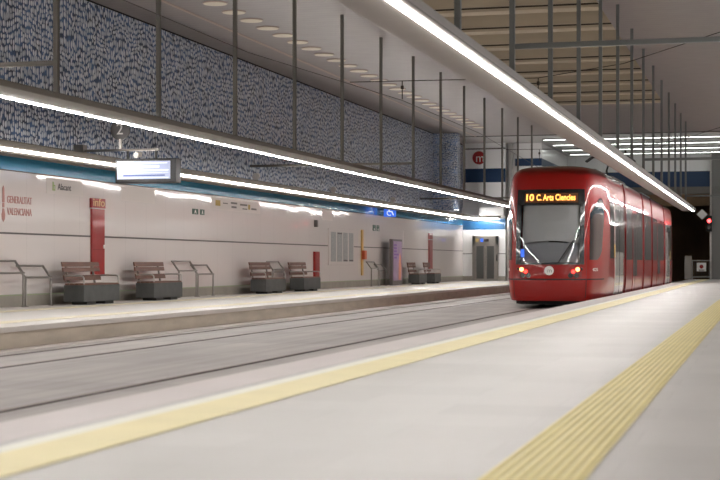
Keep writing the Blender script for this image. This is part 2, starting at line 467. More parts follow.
# ------------------------------------------------------------------ ceiling
YC = 67.4
OX0, OX1, OY1 = -8.9, -3.6, 55.1
c = MB().box(XW - 0.3, OX0, Y0, YC, ZC, ZC + 0.9).box(OX1, XR + 0.3, Y0, YC, ZC, ZC + 0.9).box(OX0, OX1, OY1, YC, ZC, ZC + 0.9)
struct(c.build('ceiling', M['ceiling']))
struct(MB().box(OX0, OX1, Y0, OY1, ZC + 0.62, ZC + 0.9).build('ceiling_recess', M['recess']))
y = OY1 - 0.55
while y > 6:
    b = MB().box(OX0, OX1, y, y + 0.5, ZC + 0.002, ZC + 0.06).box(OX0, OX1, y - 0.05, y + 0.5, ZC + 0.10, ZC + 0.62)
    o = struct(b.build('ceiling_beam', M['beam']))
    MB().box(OX0, OX1, y + 0.02, y + 0.48, ZC + 0.06, ZC + 0.10).build('shadow_gap', M['beam_dark'], o)
    y -= 2.93
struct(MB().box(-12.75, -12.66, Y0, YC, ZC - 0.015, ZC).build('trim_12', M['ceil_trim']))
struct(MB().box(XW - 0.3, XR + 0.3, YC, YC + 0.12, ZC - 0.02, ZC + 0.9).build('trim_13', M['ceil_edge']))
struct(MB().box(XW - 0.3, XR + 0.3, YC + 0.12, YE + 0.3, ZC + 0.05, ZC + 0.9).build('ceiling_hall', M['ceil_pale']))

# round ceiling luminaires along the far platform
d = MB(); d.cyl((-11.7, 0, ZC - 0.012), (-11.7, 0, ZC), 0.29, 32)
def ceiling_disc(y, lab):
    t = thing('ceiling_light', (-11.7, y, ZC), lab, 'ceiling light', 'round ceiling lights in a row')
    MB().cyl((-11.7, y, ZC - 0.02), (-11.7, y, ZC), 0.28, 32).build('rim', M['ceil_trim'], t, smooth=True)
    MB().cyl((-11.7, y, ZC - 0.03), (-11.7, y, ZC - 0.02), 0.255, 32).build('lens', M['disc'], t, smooth=True)
    return t
disc0 = ceiling_disc(31.34, 'pale round ceiling light of the long row above the far platform')
k = 1
while 31.34 + 1.21 * k < 64:
    dup(disc0, (-11.7, 31.34 + 1.21 * k, ZC), disc0['label']); k += 1

# ------------------------------------------------------------------ suspended LED lines
ZL = 3.07
def led_line(name, x0, x1, lx0, lx1, y0, y1, th, m, label):
    t = thing(name, ((x0 + x1) / 2, (y0 + y1) / 2, ZL), label, 'light fixture', 'suspended linear lights')
    MB().box(x0, x1, y0, y1, ZL, ZL + th).build('housing', m, t, bevel=0.012)
    MB().box(lx0, lx1, y0 + 0.02, y1 - 0.01, ZL - 0.014, ZL + 0.004).build('diffuser', M['led'], t)
    return t
t = led_line('linear_light', -3.54, -2.98, -3.097, -3.055, Y0, 66.4, 0.125, M['housing'], 'long glowing linear light in a wide grey housing hung above the near platform')
MB().box(-2.985, -2.976, Y0, 66.4, ZL + 0.020, ZL + 0.030).build('side_groove', M['groove'], t)
t = led_line('linear_light', -9.93, -9.26, -9.872, -9.834, Y0, 66.4, 0.085, M['housing_tan'], 'long glowing linear light hung on posts above the far platform edge')
# wall-side lines
def wall_line(x0, x1, fx, y0, y1, label, m='led'):
    t = thing('wall_light', ((x0 + x1) / 2, (y0 + y1) / 2, 2.83), label, 'light fixture', 'linear lights along the walls')
    MB().box(x0, x1, y0, y1, 2.83, 3.08).build('housing', M['housing_tan'], t, bevel=0.012)
    dx = 0.012 if m == 'led' else -0.012
    MB().box(min(fx, fx + dx), max(fx, fx + dx), y0 + 0.02, y1 - 0.02, 2.894, 2.934).build('diffuser', M[m], t)
    return t
w = wall_line(-13.62, -13.30, -13.30, Y0, 71.4, 'long glowing linear light fixed along the blue band of the far wall')
y = 2.0
while y < 71:
    MB().box(XW, -13.55, y - 0.03, y + 0.03, 3.0, 3.05).build('bracket', M['steel_dull'], w); y += 6.0
w = wall_line(-0.30, 0.02, -0.30, Y0, 81.0, 'linear light along the wall behind the near platform', 'led_dim')
y = 2.0
while y < 81:
    MB().box(0.0, XR, y - 0.03, y + 0.03, 3.0, 3.05).build('bracket', M['steel_dull'], w); y += 6.0

# hanger posts
def post(x, y, m, lab, grp, zb):
    p = MB().box(x - 0.035, x + 0.035, y - 0.035, y + 0.035, zb, ZC)
    return tag(p.build('hanger_post', m, bevel=0.006), lab, 'post', grp)
PY = [15.95 + 3.58 * k for k in range(-2, 14)]
PL = [19.1 + 3.63 * k for k in range(-3, 13)]
lab_l = 'thin dark steel post from ceiling to the suspended light over the far platform edge'
lab_r = 'thin grey steel post from ceiling to the wide suspended light on the tram side'
for yy in PL: post(-9.45, yy, M['pole'], lab_l, 'hanger posts above the far platform edge', ZL + 0.085)
for yy in PY:
    if yy < 66: post(-3.2, yy, M['pole2'], lab_r, 'hanger posts above the near platform', ZL + 0.125)
# horizontal stay bars
def bar(x0, x1, y, z, m, lab):
    t = tag(MB().box(x0, x1, y - 0.03, y + 0.03, z - 0.034, z + 0.034).build('stay_bar', m, bevel=0.008), lab, 'bar', 'horizontal stay bars')
bar(-3.165, XR, PY[3] , 3.65, M['pole2'], 'grey bar crossing the top right corner in front of the cream ceiling beams')
bar(-3.165, XR, PY[9], 3.60, M['pole2'], 'thin grey bar right of the tram, just above the blue band')
bar(-3.165, XR, PY[15], 3.55, M['pole2'], 'distant grey bar below the blue band by the grey tiled wall')
bar(XW, -9.485, PL[3], 3.60, M['pole'], 'grey bar at left edge between mosaic wall and first dark post')
bar(XW, -9.485, PL[9] + 0.0, 3.60, M['pole'], 'dark bar from mosaic wall below the suspended light, middle of three')
bar(XW, -9.485, PL[15], 3.56, M['pole'], 'dark bar from mosaic wall close to the white end wall')

# overhead wires
def wire(pts, r, lab, grp='overhead wires'):
    return tag(MB().tube(pts, r, 6).build('overhead_wire', M['copper']), lab, 'wire', grp)
wire([(-8.6, Y0, 4.62), (-8.94, 25.6, 4.60), (-8.15, 34.1, 4.60), (-8.05, 43.3, 4.60), (-8.8, 62, 4.6), (-8.5, 97.9, 4.6)], 0.007,
     'thin contact wire running over the empty track')
wire([(-5.3, Y0, 4.62), (-5.0, 34.1, 4.60), (-5.4, 55, 4.6), (-5.2, 97.9, 4.6)], 0.012, 'thin contact wire above the red tram')
for yy, wh in ((34.12, 'nearer'), (55.9, 'farther')):
    wire([(-9.4, yy, 5.06), (-8.15, yy, 5.05), (-5.0, yy, 5.02), (-3.1, yy, 5.28), (XR, yy, 6.36)], 0.010, 'thin cross wire strung between the two rows of posts, the %s one' % wh)
    for xx, z in ((-8.15, 5.05), (-5.0, 5.02)):
        q = MB().cyl((xx, yy, 4.625), (xx, yy, z), 0.012, 8).cyl((xx, yy, 4.86), (xx, yy, 4.94), 0.035, 10)
        tag(q.build('wire_hanger', M['copper']), 'small insulated hanger holding the %s wire on the %s cross wire' % ('empty track' if xx < -7 else 'tram', wh), 'hanger', 'wire hangers')

# small loudspeakers on the wall light
for i, (yy, lab) in enumerate(((39.3, 'small grey loudspeaker on the wall light, nearest of three'), (46.9, 'small grey loudspeaker on the wall light, middle of three'),
                    (54.9, 'small grey loudspeaker on the wall light above the wheelchair sign'))):
    t = thing('loudspeaker', (-13.45, yy, 3.08), lab, 'loudspeaker', 'loudspeakers on the wall light')
    MB().cyl((-13.45, yy, 3.08), (-13.45, yy, 3.14), 0.02, 8).build('stem', M['steel_dull'], t)
    MB().cyl((-13.45, yy - 0.11, 3.20), (-13.45, yy + 0.08, 3.24), 0.10, 16, 0.06).build('body', M['insul'], t, smooth=True)

# ------------------------------------------------------------------ station furniture
def bench(y0, y1, label):
    xf, xb = -13.35, -13.80
    t = thing('bench', ((xf + xb) / 2, (y0 + y1) / 2, 0), label, 'bench', 'concrete and timber benches')
    MB().box(xb, xf, y0, y1, 0.06, 0.40).build('block', M['concrete_dark'], t, bevel=0.015)
    L = y1 - y0
    for a in (0.12, 0.62):
        MB().box(xb + 0.08, xf - 0.03, y0 + L * a, y0 + L * (a + 0.24), 0, 0.06).build('foot', M['concrete_foot'], t, bevel=0.01)
    for k in range(4):
        x = xb + 0.02 + k * 0.107
        MB().box(x, x + 0.095, y0 + 0.01, y1 - 0.01, 0.40, 0.435).build('seat_slat', M['wood'], t, bevel=0.006)
    for z, h in ((0.49, 0.11), (0.67, 0.09), (0.772, 0.10)):
        lean = (z - 0.43) * 0.16
        p = [(xb - lean, z), (xb - lean + 0.035, z), (xb - lean + 0.035 - h * 0.16, z + h), (xb - lean - h * 0.16, z + h)]
        MB().prism(p, 'y', y0 + 0.01, y1 - 0.01).build('back_slat', M['wood'], t, bevel=0.005)
    for yy in (y0 + 0.25, y1 - 0.25):
        p = [(xb - 0.005, 0.40), (xb + 0.03, 0.40), (xb - 0.045, 0.84), (xb - 0.085, 0.84)]
        MB().prism([(a - 0.02, z) for a, z in p], 'y', yy - 0.025, yy + 0.025).build('back_support', M['steel_dull'], t, bevel=0.004)
    for yy in (y0 + 0.03, y1 - 0.03):
        r = 0.018
        MB().tube([(xb - 0.02, yy, 0.585), (xb + 0.12, yy, 0.59), (xf - 0.07, yy, 0.59), (xf - 0.03, yy, 0.57), (xf - 0.015, yy, 0.53), (xf - 0.02, yy, 0.42)], r, 8).build('armrest', M['steel'], t, smooth=60)
    return t
bench(28.22, 29.98, 'concrete block bench with brown timber back in front of the tall red info column')
bench(31.85, 33.58, 'concrete block bench with brown timber back, second from the left, beside leaning rails')
bench(39.75, 41.55, 'grey block bench with timber back, first of the middle pair')
bench(43.30, 45.05, 'grey block bench with timber back beside the short red wall post')
bench(58.80, 60.20, 'distant dark block bench next to the lilac poster totem')
bench(61.7, 62.95, 'farthest dark block bench, below the distant red wall strip')

def lean_rail(y0, y1, high, label):
    xl = -13.9
    a, bz = (0.66, 0.89) if high else (0.565, 0.795)
    t = thing('leaning_rail', (xl, (y0 + y1) / 2, 0), label, 'leaning rail', 'steel leaning rails at the wall')
    for yy in (y0 + 0.03, y1 - 0.03):
        MB().tube([(xl, yy, 0.0), (xl, yy, a - 0.02), (xl - 0.015, yy, a), (xl - 0.17, yy, bz - 0.015), (xl - 0.185, yy, bz)], 0.024, 8).build('leg', M['steel_dull'], t, smooth=60)
        MB().cyl((xl, yy, 0), (xl, yy, 0.012), 0.05, 16).build('foot_plate', M['steel_dull'], t)
    MB().cyl((xl, y0, a), (xl, y1, a), 0.022, 10).build('lower_bar', M['steel_dull'], t, smooth=60)
    MB().cyl((xl - 0.185, y0, bz), (xl - 0.185, y1, bz), 0.022, 10).build('upper_bar', M['steel_dull'], t, smooth=60)
lean_rail(25.55, 26.72, True, 'higher steel leaning rail at the left edge under the red lettering')
lean_rail(26.76, 27.88, False, 'lower steel leaning rail just left of the first bench')
lean_rail(34.7, 35.92, True, 'higher steel leaning rail right of the second bench')
lean_rail(35.98, 37.12, False, 'lower steel leaning rail right of the second bench, farther unit')
lean_rail(42.0, 43.1, True, 'steel leaning rail seen between the two middle benches')
lean_rail(53.35, 54.45, True, 'steel leaning rail between the orange wall post and the totem')
lean_rail(54.5, 55.6, False, 'lower steel leaning rail directly left of the totem')

# wall graphics: all stand proud of the cladding at XW
WX = XW + 0.008
def wallbox(y0, y1, z0, z1, d, name, m, bevel=0.004): return MB().box(XW, XW + d, y0, y1, z0, z1).build(name, m, bevel=bevel)
# Generalitat lettering with emblem
t = thing('wall_lettering', (XW, 27.0, 1.75), 'muted red two line lettering with slim emblem on white wall at left', 'lettering')
text_mb('GENERALITAT', 0.20, (WX - 0.004, 27.10, 2.075), '+X', 0.004, 1.02).build('text_line', M['redtext'], t)
text_mb('VALENCIANA', 0.20, (WX - 0.004, 27.10, 1.845), '+X', 0.004, 1.02).build('text_line', M['redtext'], t)
e = MB()
e.prism([(26.40, 2.02), (26.49, 2.02), (26.475, 2.30), (26.445, 2.34), (26.415, 2.30)], 'x', XW, XW + 0.008)
e.prism([(26.41, 1.92), (26.48, 1.92), (26.48, 2.01), (26.41, 2.01)], 'x', XW, XW + 0.008)
e.prism([(26.445, 1.64), (26.50, 1.70), (26.51, 1.78), (26.47, 1.90), (26.42, 1.90), (26.38, 1.78), (26.39, 1.70)], 'x', XW, XW + 0.008)
e.build('emblem', M['redtext'], t)
# station name
t = thing('station_name', (XW, 28.9, 2.33), 'small dark station name with pale green icon on white wall', 'sign')
MB().box(XW, XW + 0.006, 28.25, 29.95, 2.27, 2.60).build('board', M['matte'], t)
text_mb('Alacant', 0.19, (WX + 0.001, 29.06, 2.425), '+X', 0.004, 0.62).build('name_text', M['darktext'], t)
MB().box(XW, XW + 0.010, 28.51, 28.57, 2.34, 2.52).box(XW, XW + 0.008, 28.57, 28.64, 2.34, 2.37).box(XW, XW + 0.008, 28.57, 28.64, 2.43, 2.46).box(XW, XW + 0.008, 28.61, 28.64, 2.37, 2.43).build('icon', M['greenicon'], t)
# info column
t = thing('info_column', (XW, 30.64, 0.6), 'tall red info column with lettered head behind the first bench', 'sign')
MB().box(XW, XW + 0.05, 30.33, 30.97, 0.60, 2.03).build('panel', M['redpanel'], t, bevel=0.006)
MB().box(XW, XW + 0.06, 30.29, 30.99, 2.05, 2.26).build('head', M['redpanel'], t, bevel=0.006)
text_mb('info', 0.25, (XW + 0.064, 30.64, 2.165), '+X', 0.004, 0.58).build('head_text', M['cream'], t)
MB().box(XW, XW + 0.056, 30.29, 30.99, 2.03, 2.05).build('divider', M['white'], t)
MB().box(XW + 0.05, XW + 0.075, 30.88, 30.94, 1.17, 1.25).build('handle', M['white'], t, bevel=0.005)
MB().box(XW + 0.05, XW + 0.053, 30.36, 30.94, 1.14, 1.15).build('seam', M['red_dark'], t)
# short and tall red posts on the wall
tag(wallbox(47.05, 47.55, 0.40, 1.22, 0.08, 'red_wall_panel', M['redpanel']), 'short red wall panel right of the middle benches', 'panel')
t = thing('red_wall_strip', (XW, 64.6, 0.6), 'distant tall red wall strip above the farthest bench', 'panel')
MB().box(XW, XW + 0.05, 64.3, 64.98, 0.60, 1.85).build('panel', M['redpanel'], t, bevel=0.005)
MB().box(XW, XW + 0.055, 64.3, 64.98, 1.88, 2.15).build('head', M['redpanel'], t, bevel=0.005)
# orange validator post
t = thing('orange_post', (XW, 53.1, 0.4), 'slim orange yellow wall post with a red box, right of the timetable panel', 'post')
MB().box(XW, XW + 0.05, 53.0, 53.22, 0.40, 2.05).build('strip', M['orange'], t, bevel=0.006)
MB().box(XW + 0.05, XW + 0.16, 52.95, 53.27, 0.98, 1.30).build('box', M['orange2'], t, bevel=0.01)
# exit signs
def exit_sign(y0, y1, z0, z1, lab):
    t = thing('exit_sign', (XW, (y0 + y1) / 2, z0), lab, 'sign', 'small dark green exit signs')
    MB().box(XW, XW + 0.012, y0, y1, z0, z1).build('plate', M['exitgreen'], t)
    ym = (y0 + y1) / 2; w = (y1 - y0)
    p = MB().cyl((XW + 0.012, ym, z1 - 0.035), (XW + 0.015, ym, z1 - 0.035), 0.016, 10)
    p.prism([(ym - .18 * w, z0 + .02), (ym - .08 * w, z0 + .02), (ym, z0 + .06), (ym + .12 * w, z0 + .02), (ym + .2 * w, z0 + .02), (ym + .05 * w, z0 + .1), (ym - .08 * w, z0 + .1)], 'x', XW + 0.012, XW + 0.015)
    p.build('pictogram', M['white'], t)
exit_sign(36.37, 36.77, 2.10, 2.24, 'wider of the two small green exit signs right of the second bench')
exit_sign(36.93, 37.22, 2.10, 2.24, 'narrower of the two small green exit signs right of the second bench')
exit_sign(54.72, 55.15, 2.05, 2.27, 'wider of the two distant green exit signs left of the totem')
exit_sign(55.30, 55.68, 2.05, 2.27, 'narrower of the two distant green exit signs, just above the totem')
for y0, y1, lab in ((31.95, 33.9, 'blank matte white board between the red info column and the green exit signs'), (48.1, 49.3, 'small matte white board just above the timetable panel')):
    tag(wallbox(y0, y1, 2.27, 2.60, 0.006, 'matte_board', M['matte'], 0.001), lab, 'board')
# line diagram text strip
t = thing('direction_strip', (XW, 39.4, 2.3), 'faint strip of small ochre icons and grey words under the blue band', 'sign')
MB().box(XW, XW + 0.006, 37.75, 41.75, 2.27, 2.60).build('board', M['matte'], t)
for y0, y1, z0, z1, m in ((38.05, 38.42, 2.38, 2.53, 'yellowicon'), (38.62, 39.0, 2.45, 2.48, 'grey_text'), (39.25, 39.75, 2.47, 2.52, 'grey_text'), (39.3, 39.7, 2.36, 2.41, 'grey_text'),
                          (40.0, 40.6, 2.45, 2.50, 'grey_text'), (40.2, 40.6, 2.35, 2.38, 'grey_text'), (40.68, 40.85, 2.36, 2.50, 'yellowicon'), (40.95, 41.4, 2.36, 2.41, 'grey_text')):
    MB().box(XW, XW + 0.010, y0, y1, z0, z1).build('mark', M[m], t)
tag(wallbox(47.15, 47.30, 2.02, 2.24, 0.10, 'camera_box', M['grey_text']), 'tiny dark box fixed on white wall left of the timetable panel', 'box')
# timetable
t = thing('timetable_panel', (XW, 50.3, 0.78), 'white wall panel holding four grey timetable and map sheets', 'notice board')
MB().box(XW, XW + 0.03, 48.75, 51.95, 0.78, 2.03).build('board', M['wall'], t, bevel=0.006)
for i, (a, b) in enumerate(((49.03, 49.64), (49.80, 50.42), (50.56, 51.12), (51.30, 51.86))):
    s = MB().box(XW + 0.03, XW + 0.036, a, b, 0.90, 1.90).build('sheet', M['mapgrey'], t)
    if i == 1: MB().box(XW + 0.036, XW + 0.04, a + .03, b - .03, 1.84, 1.88).build('heading', M['darktext'], s)
    if i > 1: MB().box(XW + 0.036, XW + 0.04, a + .03, b - .03, 0.91, 0.96).build('footer', M['darktext'], s)
# second faint board near the totem
tag(wallbox(59.6, 62.2, 1.55, 2.15, 0.012, 'wall_board', M['wall']), 'faint blank white board on wall above the distant benches', 'board')

# poster totem
t = thing('poster_totem', (-13.75, 56.3, 0), 'grey totem with lilac lit poster standing by the far wall', 'totem')
MB().box(-13.87, -13.74, 55.95, 57.5, 0, 1.76).build('casing', M['totem'], t, bevel=0.015)
p = MB().box(-13.74, -13.725, 56.08, 57.40, 0.18, 1.68).build('poster', M['poster'], t)
MB().prism([(56.85, 0.2), (57.2, 0.2), (57.3, 0.6), (57.2, 1.1), (57.05, 1.25), (56.9, 0.9)], 'x', -13.725, -13.72).build('figure', M['poster2'], p)
q = MB()
for z in (1.5, 1.38, 1.26, 1.14, 1.02): q.box(-13.725, -13.72, 56.14, 56.55 + 0.1 * ((z * 100) % 3), z, z + 0.07)
q.build('letters', M['poster3'], p)
MB().box(-13.85, -13.76, 56.0, 57.45, 0.0, 0.10).build('plinth', M['concrete_foot'], t)

# wheelchair sign on the wall bracket (double faced)
t = thing('wheelchair_sign', (-13.86, 55.9, 2.6), 'blue square wheelchair sign sticking out from the blue band', 'sign')
MB().box(-14.06, -13.60, 55.86, 55.94, 2.60, 3.02).build('panel', M['accblue'], t, bevel=0.01)
MB().box(XW, -14.05, 55.88, 55.92, 2.78, 2.84).build('arm', M['white'], t)
g = MB()
def wc(cx, cz, yf, dy):
    a0, a1 = min(yf, yf + dy), max(yf, yf + dy)
    g.cyl((cx - 0.02, a0, cz + 0.13), (cx - 0.02, a1, cz + 0.13), 0.032, 12)
    g.prism([(cx - 0.04, cz - 0.02), (cx, cz - 0.02), (cx, cz + 0.09), (cx - 0.04, cz + 0.09)], 'y', a0, a1)
    g.prism([(cx - 0.04, cz - 0.04), (cx + 0.09, cz - 0.04), (cx + 0.09, cz - 0.005), (cx - 0.04, cz - 0.005)], 'y', a0, a1)
    g.prism([(cx + 0.07, cz - 0.04), (cx + 0.10, cz - 0.01), (cx + 0.165, cz - 0.15), (cx + 0.135, cz - 0.17)], 'y', a0, a1)
    for k in range(9):
        t0, t1 = math.radians(125 + k * 20), math.radians(125 + (k + 1) * 20)
        P = lambda r, th: (cx - 0.005 + r * math.cos(th), cz - 0.075 + r * math.sin(th))
        g.prism([P(0.082, t0), P(0.108, t0), P(0.108, t1), P(0.082, t1)], 'y', a0, a1)
wc(-13.83, 2.82, 55.86, -0.006)
g.build('symbol', M['accwhite'], t)

# hanging passenger display with the platform number
t = thing('passenger_display', (-12.62, 29.6, 2.55), 'dark framed hanging screen showing pale blue rows over the far platform', 'display')
R = Matrix.Rotation(0, 3, 'Z')
MB().box(-13.22, -11.86, 29.45, 29.75, 2.52, 3.03).build('casing', M['screen_dark'], t, bevel=0.02)
s = MB().box(-13.17, -11.98, 29.435, 29.45, 2.60, 2.975).build('screen', M['lcd'], t)
for z0, z1, a, b, m in ((2.92, 2.94, .3, .95, 'lcd_row'), (2.835, 2.885, .1, .8, 'lcd_row'), (2.77, 2.80, .08, .97, 'lcd_row'), (2.62, 2.64, .03, .97, 'lcd_row'), (2.73, 2.74, .03, .97, 'lcd_row'), (2.66, 2.69, .12, .9, 'lcd_bar')):
    MB().box(-13.17 + 1.19 * a, -13.17 + 1.19 * b, 29.43, 29.435, z0, z1).build('row', M[m], s)
MB().box(-14.0, -12.30, 29.57, 29.63, 3.20, 3.25).build('arm', M['steel_dull'], t)
MB().box(XW, -13.98, 29.5, 29.7, 3.10, 3.35).build('wall_plate', M['steel_dull'], t)
for x in (-13.0, -12.36): MB().box(x - 0.02, x + 0.02, 29.58, 29.62, 3.025, 3.20).build('strap', M['screen_dark'], t)
MB().cyl((-12.75, 29.45, 3.10), (-12.75, 29.65, 3.13), 0.06, 12).build('loudspeaker', M['insul'], t)
t = thing('platform_number', (-13.17, 29.6, 3.252), 'round grey platform number sign standing above the hanging screen', 'sign')
MB().cyl((-13.17, 29.60, 3.252), (-13.17, 29.60, 3.46), 0.035, 10).build('stem', M['insul'], t)
disc(MB(), (-13.17, 29.60, 3.65), 0.215, '-Y', 0.05).build('disc', M['grey_sign'], t, bevel=0.005)
text_mb('2', 0.33, (-13.17, 29.57, 3.655), '-Y', 0.004).build('number', M['white'], t)

# ------------------------------------------------------------------ end wall with the lift
XE = -12.12
struct(MB().box(XW - 0.3, XE, YW, YW + 0.3, 0, ZC + 0.05).build('wall_end', M['endwall']))
struct(MB().box(XW, XE, YW - 0.012, YW, 2.45, 2.98).build('wall_end_band', M['blue_end']))
struct(MB().box(XW, XE, YW - 0.012, YW, 4.72, 5.38).build('wall_end_upper_band', M['deepblue']))
struct(MB().box(XW, XE, YW - 0.03, YW, 6.30, 6.36).build('trim_14', M['greybeam']))
struct(MB().box(XW + 0.05, XE, YW - 0.55, YW, 3.10, 3.50).build('trim_15', M['endwall']))
struct(MB().box(XW, XE, YW - 0.03, YW, 0, 0.22).build('baseboard_end', M['skirting']))
struct(MB().box(XW, XE, YW - 0.008, YW, 1.28, 1.31).build('trim_16', M['groove']))
t = thing('end_light', (-13.1, YW - 0.35, 2.98), 'short glowing linear light above the lift door', 'light fixture')
MB().box(-13.85, -12.3, YW - 0.42, YW - 0.28, 2.99, 3.10).build('housing', M['housing_tan'], t)
MB().box(-13.75, -12.45, YW - 0.40, YW - 0.30, 2.97, 2.99).build('diffuser', M['led'], t)
t = thing('metro_logo', (-13.5, YW - 0.02, 5.5), 'round red logo sign with white letter m on the upper end wall', 'sign')
disc(MB(), (-13.40, YW - 0.026, 5.90), 0.32, '-Y', 0.05).build('disc', M['redpanel'], t)
text_mb('m', 0.58, (-13.35, YW - 0.06, 5.88), '-Y', 0.004).build('letter', M['white'], t)
# lift
t = thing('lift_door', (-13.1, YW, 0), 'grey steel lift door with two dark glass leaves in the end wall', 'lift')
X0, X1 = -13.72, -12.47
f = MB().box(X0, X0 + 0.13, YW - 0.08, YW, 0, 2.15).box(X1 - 0.13, X1, YW - 0.08, YW, 0, 2.15).box(X0, X1, YW - 0.08, YW, 1.72, 2.15)
f.build('frame', M['steel_dull'], t)
xm = (X0 + X1) / 2
for a, b in ((X0 + 0.13, xm - 0.005), (xm + 0.005, X1 - 0.13)):
    lf = MB().box(a, b, YW - 0.05, YW - 0.01, 0.01, 1.72).build('door_leaf', M['steel_dull'], t)
    MB().box(a + 0.07, b - 0.07, YW - 0.055, YW - 0.05, 0.1, 1.66).build('pane', M['lift_glass'], lf)
for x, m in ((X0 + 0.17, 'yellowicon'), (X0 + 0.40, 'accblue')): MB().box(x, x + 0.13, YW - 0.09, YW - 0.08, 1.86, 2.02).build('pictogram', M[m], t)
MB().box(X0 + 0.58, X0 + 0.80, YW - 0.09, YW - 0.08, 1.88, 2.0).build('floor_indicator', M['black'], t)
MB().box(X1 - 0.09, X1 - 0.04, YW - 0.09, YW - 0.08, 0.95, 1.25).build('call_panel', M['black'], t)
# round steel column beside it
tag(MB().cyl((-11.93, YW + 0.1, 0), (-11.93, YW + 0.1, ZC + 0.05), 0.16, 24).build('steel_column', M['steel'], smooth=True), 'shiny round steel column between lift wall and tram', 'column')
# upper hall block behind it
struct(MB().box(XE, -10.45, YW + 0.4, YE, 3.2, ZC + 0.05).build('wall_upper_hall', M['endwall']))
struct(MB().box(XE + 0.4, -10.44, YW + 0.388, YE, 5.50, 5.86).build('wall_upper_hall_band', M['deepblue']))
struct(MB().box(XW - 0.3, -10.45, YE - 0.2, YE, ZT, 3.2).build('wall_hall_back', M['greybeam']))

# ------------------------------------------------------------------ hall lights (beyond the ceiling edge)
for i, yy in enumerate((70.3, 73.6, 77.0, 80.2)):
    lab = ['nearest', 'second', 'third', 'farthest'][i] + ' white light tube crossing the hall ceiling beyond the tram'
    t = thing('ceiling_tube', (-4.6, yy, ZC), lab, 'ceiling light', 'light tubes across the hall ceiling')
    MB().box(-10.1, 0.3, yy - 0.09, yy + 0.09, ZC + 0.0, ZC + 0.05).build('tray', M['housing'], t)
    MB().box(-10.05, 0.25, yy - 0.04, yy + 0.04, ZC - 0.012, ZC).build('diffuser', M['led_far'], t)

# ------------------------------------------------------------------ tunnel portal
struct(MB().box(-10.45, XR, YE, YE + 0.3, 5.69, ZC + 0.05).build('wall_portal_white', M['endwall']))
struct(MB().box(-10.45, XR, YE - 0.02, YE + 0.3, 4.86, 5.69).build('wall_portal_band', M['deepblue']))
struct(MB().box(-10.45, XR, YE - 0.3, YE + 0.6, 4.50, 4.86).build('trim_17', M['greybeam']))
# glass strips of the hall front
struct(MB().box(-10.45, -2.9, YE + 0.6, YE + 1.2, 3.9, 4.5).build('trim_18', M['tunnel']))
tn = MB().box(-10.75, -10.45, YE, 98, ZT, 5.2).box(-2.7, -2.4, YE + 0.5, 98, ZT, 5.2).box(-10.75, -2.4, YE + 0.6, 98, 5.0, 5.3).box(-10.75, -2.4, 98, 98.4, ZT, 5.3)
struct(tn.build('wall_tunnel', M['tunnel']))
struct(MB().box(-2.86, XR + 0.3, YE - 0.3, YE + 0.5, 0, ZC + 0.05).build('wall_end_right', M['greytile']))
struct(MB().box(-2.94, -2.86, YE - 0.36, YE - 0.24, 0, ZC).build('trim_19', M['steel']))

# signal and sign by the portal
t = thing('signal', (-2.97, YE - 0.4, 2.5), 'black signal with one red lamp lit at the tunnel mouth', 'signal')
MB().box(-3.11, -2.83, YE - 0.6, YE - 0.4, 2.5, 3.32).build('head', M['rubber'], t, bevel=0.02)
MB().box(-3.0, -2.9, YE - 0.42, YE - 0.30, 2.8, 2.88).build('bracket', M['steel_dull'], t)
MB().cyl((-2.97, YE - 0.62, 3.05), (-2.97, YE - 0.60, 3.05), 0.10, 20).build('lit_lens', M['signal_red'], t)
MB().cyl((-2.97, YE - 0.62, 2.72), (-2.97, YE - 0.60, 2.72), 0.09, 20).build('dark_lens', M['lamp_dark'], t)
t = thing('diamond_sign', (-3.34, YE - 0.3, 3.1), 'pale grey diamond sign above left of the red signal lamp', 'sign')
MB().prism([(-3.34, 3.12), (-3.06, 3.40), (-3.34, 3.68), (-3.62, 3.40)], 'y', YE - 0.36, YE - 0.34).build('plate', M['white'], t)
MB().box(-3.36, -2.94, YE - 0.34, YE - 0.31, 3.38, 3.42).build('bracket', M['steel_dull'], t)
# platform end gate
t = thing('platform_gate', (-3.5, YE - 0.6, 0), 'low steel barrier gate with notice at the platform end beside the tunnel', 'gate')
MB().box(-4.22, -3.86, YE - 0.75, YE - 0.45, 0, 1.22).build('cabinet', M['steel_dull'], t, bevel=0.02)
fr = MB()
for z in (0.12, 0.98): fr.cyl((-3.86, YE - 0.6, z), (-2.86, YE - 0.6, z), 0.025, 8)
for x in (-3.82, -2.92): fr.cyl((x, YE - 0.6, 0), (x, YE - 0.6, 0.98), 0.025, 8)
fr.build('frame', M['steel'], t)
br = MB()
for k in range(9): br.cyl((-3.72 + k * 0.09, YE - 0.6, 0.12), (-3.72 + k * 0.09, YE - 0.6, 0.98), 0.008, 6)
br.build('bars', M['steel_dull'], t)
n = MB().box(-3.60, -3.12, YE - 0.64, YE - 0.63, 0.42, 0.86).build('notice', M['white'], t)
disc(MB(), (-3.36, YE - 0.645, 0.66), 0.10, '-Y', 0.006).build('pictogram', M['redpanel'], n)
MB().box(-3.5, -3.2, YE - 0.645, YE - 0.64, 0.46, 0.50).build('line', M['darktext'], n)

# ------------------------------------------------------------------ the tram
XC, YN, HW = -5.30, 38.0, 1.275
YB = 69.4                             # rear nose
tram = thing('tram', (XC, YN, ZT), 'red articulated tram with black framed windscreen and amber destination display', 'tram')

